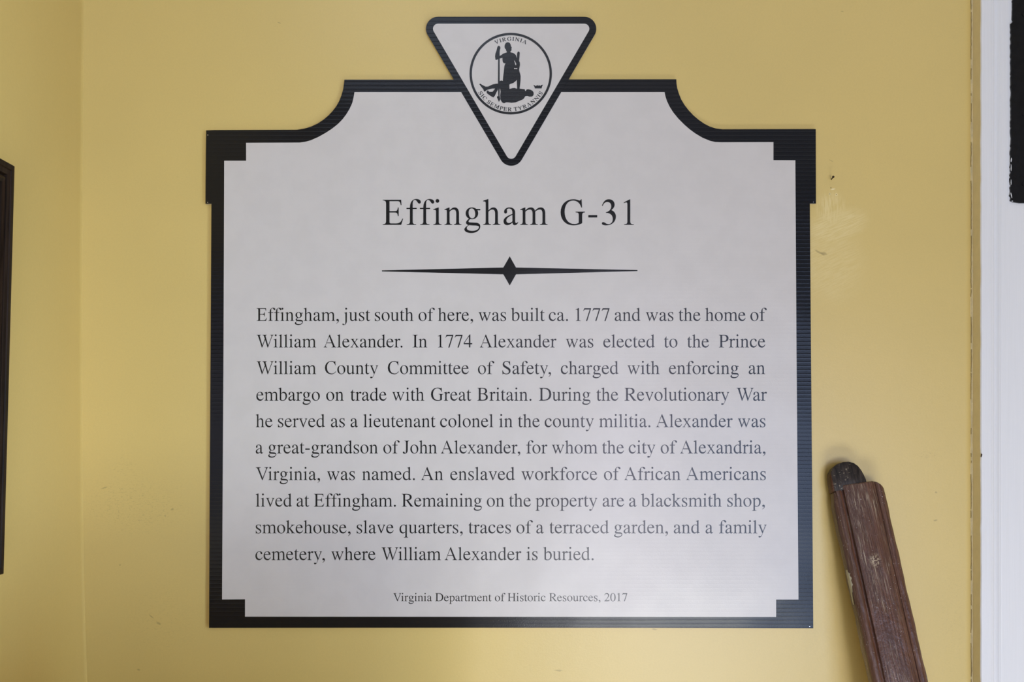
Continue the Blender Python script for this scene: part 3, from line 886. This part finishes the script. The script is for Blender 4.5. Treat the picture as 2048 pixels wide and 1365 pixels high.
inner = [(492.2, 285.8), (599, 285.4), (610.5, 283.8), (621.7, 280.8), (637, 274), (651.2, 266), (664.5, 257.3), (676.2, 247.9), (684.7, 239.2), (692, 229.7), (699.2, 218), (704.6, 205.9),
         (707.2, 195), (709, 184.3), (1329.1, 184.3), (1331, 193.5), (1334, 202.5), (1339.5, 214), (1346.6, 225.2), (1356.5, 237.3), (1368.1, 249), (1379.2, 258.7), (1390.8, 267.2), (1405, 275.7),
         (1420.4, 282), (1430.5, 284.2), (1440.8, 284.7), (1546.9, 284.4), (1546.9, 320.6), (1590.7, 320.8), (1593, 700), (1597, 1200), (1552.2, 1200), (1552.2, 1234.8),
         (490, 1234.2), (490, 1199.4), (444.1, 1199.8), (445.2, 1000), (447, 700), (448.4, 321.7), (492.2, 321.7)]
slab('text_panel', inner, TF + 0.0002, TF - 0.0002, (M['white_print'], M['white_print']), sign)

TX = TF + 0.00032
sh = Sheet(TX)
put_text(sh, 'Effingham G-31', 765.45 - 12 * 0.0725, 450.0, 0.0725, 0.0758, 36, 8)
sh.build('title_lettering', M['ink'], sign)
sh = Sheet(TX)
sh.add([[(763.8, 541.2), (1006.6, 535.4), (1019.5, 513), (1032, 535.4), (1275, 540.5), (1275, 542.6), (1032, 549.1), (1019.5, 571.5), (1006.6, 549.1), (763.8, 543.2)]])
sh.build('divider_ornament', M['ink'], sign)

LINES = [
    (642.3, "Effingham, just south of here, was built ca. 1777 and was the home of",
     (513.2, 684.6, 749.6, 837, 875.8, 957.1, 1022, 1097.5, 1151.3, 1229.5, 1291.7, 1357.2, 1410.3, 1500.7)),
    (695.5, "William Alexander. In 1774 Alexander was elected to the Prince",
     (513.2, 647.3, 825, 875.8, 959.6, 1131.7, 1206.6, 1327.8, 1374.2, 1437.7)),
    (748.7, "William County Committee of Safety, charged with enforcing an",
     (513.2, 649.8, 775.5, 955.8, 1004.6, 1121.6, 1254.9, 1337.9, 1497.4)),
    (801.9, "embargo on trade with Great Britain. During the Revolutionary War",
     (512.7, 652.4, 700.6, 784.4, 861.9, 954.5, 1077.9, 1192.7, 1249.1, 1473.3)),
    (854.9, "he served as a lieutenant colonel in the county militia. Alexander was",
     (511.4, 555.9, 661.8, 701.1, 726.5, 880.1, 998.2, 1035.7, 1089.3, 1198.3, 1312, 1475.8)),
    (907.6, "a great-grandson of John Alexander, for whom the city of Alexandria,",
     (511.4, 536.3, 766.6, 805.5, 881.7, 1052.2, 1103.8, 1204.1, 1257.4, 1321.4, 1360.3)),
    (960.8, "Virginia, was named. An enslaved workforce of African Americans",
     (511.4, 654.1, 724.2, 842.1, 900.5, 1042.9, 1207.9, 1248.5, 1372.2)),
    (1014.0, "lived at Effingham. Remaining on the property are a blacksmith shop,",
     (511.4, 593.2, 627.7, 803.5, 973.6, 1018, 1070.8, 1205.4, 1258.2, 1282.1, 1454.7)),
    (1067.5, "smokehouse, slave quarters, traces of a terraced garden, and a family",
     (511.4, 713.3, 798.9, 936.8, 1032.7, 1072.6, 1098.7, 1228.2, 1347.6, 1411.1, 1437.7)),
    (1121.0, "cemetery, where William Alexander is buried.",
     (510.7, 662.5, 762.8, 889.3, 1053, 1086.5))]
BSX, BSY = 0.0367, 0.0386
for yb, txt, xs in LINES:
    sh = Sheet(TX)
    BSX = 0.0373 if txt[0] in 'Vs' else 0.0369
    words = txt.split(' ')
    for k, (w, xw) in enumerate(zip(words, xs)):
        lsb = min(p[0] for shp in glyph(w[0], 4) for lp in shp for p in lp)
        x0 = xw - lsb * BSX
        xe = put_text(sh, w, x0, yb, BSX, BSY, 0, 4)
    sh.build('text_line', M['ink'], sign)
sh = Sheet(TX)
cw = run_width('Virginia Department of Historic Resources, 2017')
csx = (1254.6 - 786.4) / (cw - 16 - 51)
put_text(sh, 'Virginia Department of Historic Resources, 2017', 786.4 - 16 * csx, 1203.4, csx, 0.0242, 0, 4)
sh.build('credit_line', M['ink'], sign)


# triangular seal panel
def round_tri(r, n=14):
    cs = [(876.2, 57.6), (1022.5, 307.5), (1168.4, 57.6)]
    out = []
    m = len(cs)
    for i in range(m):
        p, c, q = cs[i - 1], cs[i], cs[(i + 1) % m]

        def outn(a, b_):
            dx, dy = b_[0] - a[0], b_[1] - a[1]
            l = math.hypot(dx, dy)
            nx, ny = dy / l, -dx / l
            mx, my = (a[0] + b_[0]) / 2 - 1022, (a[1] + b_[1]) / 2 - 140
            if nx * mx + ny * my < 0:
                nx, ny = -nx, -ny
            return math.atan2(ny, nx)
        a0, a1 = outn(p, c), outn(c, q)
        d_ = (a1 - a0 + math.pi) % math.tau - math.pi
        for k in range(n + 1):
            a = a0 + d_ * k / n
            out.append((c[0] + r * math.cos(a), c[1] + r * math.sin(a)))
    return out


tri_o = round_tri(24.2)
# the top edge was cut by hand and waves a little
seal = slab('seal_board', tri_o, TF + 0.0005, TF + 0.00002, (M['black_print'], M['black_print']), sign)
slab('seal_core', tri_o, TF + 0.00002, GAP, (M['black_print'], M['core']), seal)
seal_p = slab('seal_panel', round_tri(10.2), TF + 0.0007, TF + 0.0003, (M['white_print'], M['white_print']), seal)
TS = TF + 0.00085
SC = 1 / 7.8
zp = lambda pts: [(930 + x * SC, 60 + y * SC) for x, y in pts]
ring_o = [(713.5 + 643 * math.cos(a * math.tau / 96), 681.5 + 637 * math.sin(a * math.tau / 96)) for a in range(96)]
ring_i = [(713.5 + 606 * math.cos(a * math.tau / 96), 682 + 600 * math.sin(a * math.tau / 96)) for a in range(96)]
Sheet(TS).add([zp(ring_o), zp(ring_i)]).build('seal_ring', M['ink'], seal)
fig = Sheet(TS)
body = [(527, 245), (545, 255), (553, 280), (545, 310), (541, 345), (540, 405), (565, 392), (590, 372), (625, 358), (652, 350), (650, 335), (640, 318), (636, 300), (622, 288),
        (617, 262), (620, 232), (635, 205), (655, 193), (675, 192), (697, 202), (712, 225), (718, 255), (732, 275), (724, 285), (727, 300), (722, 325), (708, 335), (712, 350),
        (745, 356), (775, 372), (795, 395), (805, 425), (810, 440), (812, 370), (820, 345), (835, 335), (848, 342), (855, 360), (850, 420), (845, 485), (855, 505), (858, 545),
        (850, 590), (845, 620), (850, 650), (862, 690), (868, 720), (866, 790), (860, 850), (850, 930), (815, 930), (812, 880), (807, 780), (790, 800), (750, 830), (715, 840),
        (693, 852), (693, 940), (600, 960), (560, 960), (555, 900), (560, 850), (590, 790), (595, 730), (604, 660), (610, 600), (615, 560), (630, 522), (610, 520), (592, 505),
        (586, 475), (583, 435), (555, 442), (520, 452), (500, 466), (475, 465), (469, 415), (474, 370), (490, 325), (500, 285), (508, 258)]
hole1 = [(765, 478), (775, 480), (800, 530), (797, 553), (785, 545), (778, 515)]
hole2 = [(765, 592), (790, 597), (815, 592), (815, 612), (790, 608), (768, 610)]
fig.add([zp(body), zp(hole1), zp(hole2)])
fig.add([zp([(517, 440), (541, 430), (541, 850), (541, 915), (538, 1040), (520, 1040), (514, 850)])])
fig.add([zp([(497, 1050), (508, 1028), (520, 1040), (540, 1030), (550, 1080), (530, 1125), (515, 1090)])])
fig.add([zp([(222, 845), (238, 838), (260, 852), (320, 884), (360, 883), (430, 850), (490, 838), (520, 838), (545, 795), (565, 787), (585, 795), (595, 830), (640, 850), (690, 860),
             (695, 920), (740, 908), (775, 905), (800, 915), (850, 915), (900, 922), (932, 925), (938, 948), (948, 952), (960, 930), (985, 925), (1020, 932), (1055, 950), (1072, 980),
             (1070, 1015), (1050, 1038), (1010, 1042), (970, 1030), (940, 1035), (915, 1075), (890, 1090), (840, 1110), (790, 1130), (730, 1137), (670, 1130), (640, 1130),
             (610, 1145), (585, 1135), (565, 1110), (552, 1080), (548, 1020), (556, 960), (545, 915), (510, 918), (470, 915), (430, 914), (380, 925), (345, 935), (310, 962), (295, 955),
             (285, 925), (255, 890)])])
fig.add([zp([(335, 960), (355, 940), (380, 965), (430, 965), (470, 915), (505, 912), (515, 930), (490, 975), (470, 1020), (445, 1053), (415, 1040), (370, 1010), (340, 985)])])
fig.add([zp([(1065, 855), (1085, 862), (1105, 880), (1110, 858), (1122, 875), (1135, 855), (1148, 875), (1160, 858), (1172, 875), (1190, 860), (1217, 853), (1200, 890), (1195, 912),
             (1090, 912), (1085, 890)])])
fig.build('seal_figure', M['ink'], seal)


def arc_text(sheet, txt, r, a0, a1, sx, sy, bottom):
    """letters centred from angle a0 to a1 (degrees from straight up or straight down), radius r of the baseline"""
    adv, pos = 0.0, []
    for ch in txt:
        pos.append(adv + ADV[ch] / 2)
        adv += ADV[ch]
    p0, p1 = pos[0], pos[-1]
    for ch, p in zip(txt, pos):
        if ch == ' ':
            continue
        a = math.radians(a0 + (a1 - a0) * (p - p0) / (p1 - p0))
        for shp in glyph(ch, 3):
            for dx in (-20, 20):                     # the seal's lettering is semi-bold
                loops = []
                for lp in shp:
                    q = []
                    for (gx, gy) in lp:
                        u, w = (gx + dx - ADV[ch] / 2) * sx, gy * sy
                        if not bottom:
                            rr = r + w
                            q.append((713.5 + rr * math.sin(a) + u * math.cos(a), 681.5 - rr * math.cos(a) + u * math.sin(a)))
                        else:
                            rr = r - w
                            q.append((713.5 + rr * math.sin(a) + u * math.cos(a), 681.5 + rr * math.cos(a) - u * math.sin(a)))
                    loops.append(zp(q))
                sheet.add(loops)


let = Sheet(TS)
arc_text(let, 'VIRGINIA', 514, -23.9, 24.0, 0.0940, 0.0880, False)
let.build('seal_lettering', M['ink'], seal)
let = Sheet(TS)
arc_text(let, 'SIC SEMPER TYRANNIS', 588, -57.2, 56.8, 0.0940, 0.0900, True)
let.build('seal_lettering', M['ink'], seal)
for (x, y) in ((415.6, 270.2), (415.2, 405), (1627, 404.2), (1619.5, 1254)):
    pts = [(x + 0.9 * math.cos(a * math.tau / 10), y + 0.9 * math.sin(a * math.tau / 10)) for a in range(10)]
    slab('tack', pts, TF + 0.0008, TF - 0.0002, (M['steel'], M['steel']), sign)

# ------------------------------------------------------------------ leaning wooden rail
# top shoulder and lower reference point of the front face centre line, unprojected at their own depths
T0, T1 = 0.027, 0.082
A = px(1715.0, 966, T0)
Bp = px(1803.5, 1365, T1)
zax = (A - Bp).normalized()
k = (A.z - 0.0) / zax.z
L = A.z / zax.z - 0.007
out_ = Vector((0, -1, 0))
yax = (zax.cross(out_.cross(zax))).normalized()
yax = (out_ - zax * out_.dot(zax)).normalized() * -1.0        # +y into the wall
xax = yax.cross(zax).normalized()
rot = Matrix((xax, yax, zax)).transposed().to_4x4()
rail = empty('wooden_rail', (0, 0, 0))
rail.matrix_world = Matrix.Translation(A) @ rot
tag(rail, 'worn brown wooden rail with dark rounded tip leaning against the yellow wall', 'wooden rail')
HW, DP = 0.0308, 0.019
# cross-section: beads on both front corners, a groove beside each
sec = []


def arcp(cx_, cy_, r, a0, a1, n):
    return [(cx_ + r * math.cos(math.radians(a0 + (a1 - a0) * i / n)), cy_ + r * math.sin(math.radians(a0 + (a1 - a0) * i / n))) for i in range(n + 1)]


BR = 0.0062
BRL = 0.0066
# start at back-left, go along the left side to the front, across, and back on the right (y negative = towards room)
sec += [(-HW, DP), (-HW, 0.012)]
sec += arcp(-HW + BRL, BRL + 0.0012, BRL, 180, 300, 10)
sec += [(-HW + BRL * 1.62, 0.0040), (-HW + BRL * 1.95, 0.0044), (-HW + BRL * 2.05, 0.0004), (-HW + BRL * 2.2, 0.0)]
sec += [(-0.006, -0.0003), (0.008, -0.0003)]
sec += [(HW - BR * 1.95, 0.0), (HW - BR * 1.85, 0.0004), (HW - BR * 1.80, 0.0028), (HW - BR * 1.68, 0.0030)]
sec += arcp(HW - BR, BR + 0.0006, BR, 232, 360, 10)
sec += [(HW, 0.012), (HW, DP)]
ns = len(sec)
STEP = 260
v, f = [], []
zs = [0.0, -0.0006, -0.0016, -0.003] + [-(0.004 + (L - 0.004) * i / STEP) for i in range(1, STEP + 1)]
for zi, z in enumerate(zs):
    shr = (0.0022, 0.0009, 0.0002, 0)[zi] if zi < 4 else 0.0
    near = max(0.0, 1 + z / 0.03)
    for (x, y) in sec:
        # right shoulder is worn round
        drop = 0.0
        if x > HW - 0.012:
            drop = 0.010 * ((x - (HW - 0.012)) / 0.012) ** 2 * max(0, 1 + z / 0.02)
        q = 0.00035 * (math.sin(z * 90 + x * 120) + 0.6 * math.sin(z * 233 + x * 300 + y * 100)) if zi > 4 else 0.0
        edge = 1.0 if abs(x) > HW - 0.010 else 0.25
        wear = 0.0
        if x < -HW + 0.004:
            wear = 0.0045 * max(0, 1 + z / 0.022) ** 1.5
        v.append((x * (1 - shr / HW) + q * edge + wear, y + (0.0 if y > 0.015 else q * 0.6) + (shr if y < 0.01 else 0), z - drop))
for i in range(len(zs) - 1):
    for s in range(ns):
        t = (s + 1) % ns
        f.append((i * ns + s, i * ns + t, (i + 1) * ns + t, (i + 1) * ns + s))
f.append(tuple(range(ns)))
f.append(tuple(range((len(zs) - 1) * ns, len(zs) * ns))[::-1])
body_o = mesh_obj('rail_body', v, f, M['rail'], rail, None, True)
bm = bmesh.new(); bm.from_mesh(body_o.data)
bmesh.ops.recalc_face_normals(bm, faces=bm.faces)
for e in bm.edges:
    if len(e.link_faces) == 2 and e.calc_face_angle(0) > math.radians(38):
        e.smooth = False
bm.to_mesh(body_o.data); bm.free()

# rounded tenon at the top
tp = [(-0.0300, -0.006), (-0.0300, 0.004), (-0.0294, 0.011), (-0.0275, 0.0175), (-0.0235, 0.0225), (-0.0180, 0.0258), (-0.0110, 0.0272), (-0.0040, 0.0268), (0.0015, 0.0245),
      (0.0058, 0.0200), (0.0085, 0.0145), (0.0103, 0.0085), (0.0115, 0.003), (0.0118, -0.006)]
n_ = len(tp)
cxm, czm = -0.010, 0.006
v, f = [], []
layers = [(0.0012, 0.955), (0.0018, 0.98), (0.0030, 0.995), (0.0050, 1.0), (0.0165, 1.0), (0.019, 0.95)]
for (y, sc) in layers:
    for (x, z) in tp:
        v.append((cxm + (x - cxm) * sc, y, czm + (z - czm) * sc if z > -0.005 else z))
for l in range(len(layers) - 1):
    for s in range(n_):
        t = (s + 1) % n_
        f.append((l * n_ + s, l * n_ + t, (l + 1) * n_ + t, (l + 1) * n_ + s))
f.append(tuple(range(n_)))
f.append(tuple(range((len(layers) - 1) * n_, len(layers) * n_))[::-1])
ten = mesh_obj('rounded_tenon', v, f, M['tenon'], rail, None, True)
bm = bmesh.new(); bm.from_mesh(ten.data)
bmesh.ops.recalc_face_normals(bm, faces=bm.faces)
bm.to_mesh(ten.data); bm.free()
tag(ten, 'blackened rounded tip of the rail')

# patch of pale primer showing on the left edge
pts_a, pts_b = [], []
nchip = 16
v, f = [], []
for i in range(nchip + 1):
    z = -0.098 - 0.040 * i / nchip
    ff = i / nchip
    w = (0.0060 * math.sin(math.pi * min(1, ff * 1.25 + 0.08)) + 0.0010) * random.uniform(0.75, 1.15) if ff < 0.72 else 0.0013 * random.uniform(.6, 1.2) * (1.05 - ff) / .3
    for kk in range(6):
        g = kk / 5
        ang = 172 + (45 * g) * (w / 0.006)
        x = -HW + BRL + (BRL + 0.0006) * math.cos(math.radians(ang))
        y = BRL + 0.0012 + (BRL + 0.0006) * math.sin(math.radians(ang))
        v.append((x, y + (0.004 * (1 - g) if kk == 0 else 0), z))
for i in range(nchip):
    for kk in range(5):
        a = i * 6 + kk
        f.append((a, a + 1, a + 7, a + 6))
tag(mesh_obj('bare_patch', v, f, M['chip'], rail), 'pale primer showing where the paint has chipped')
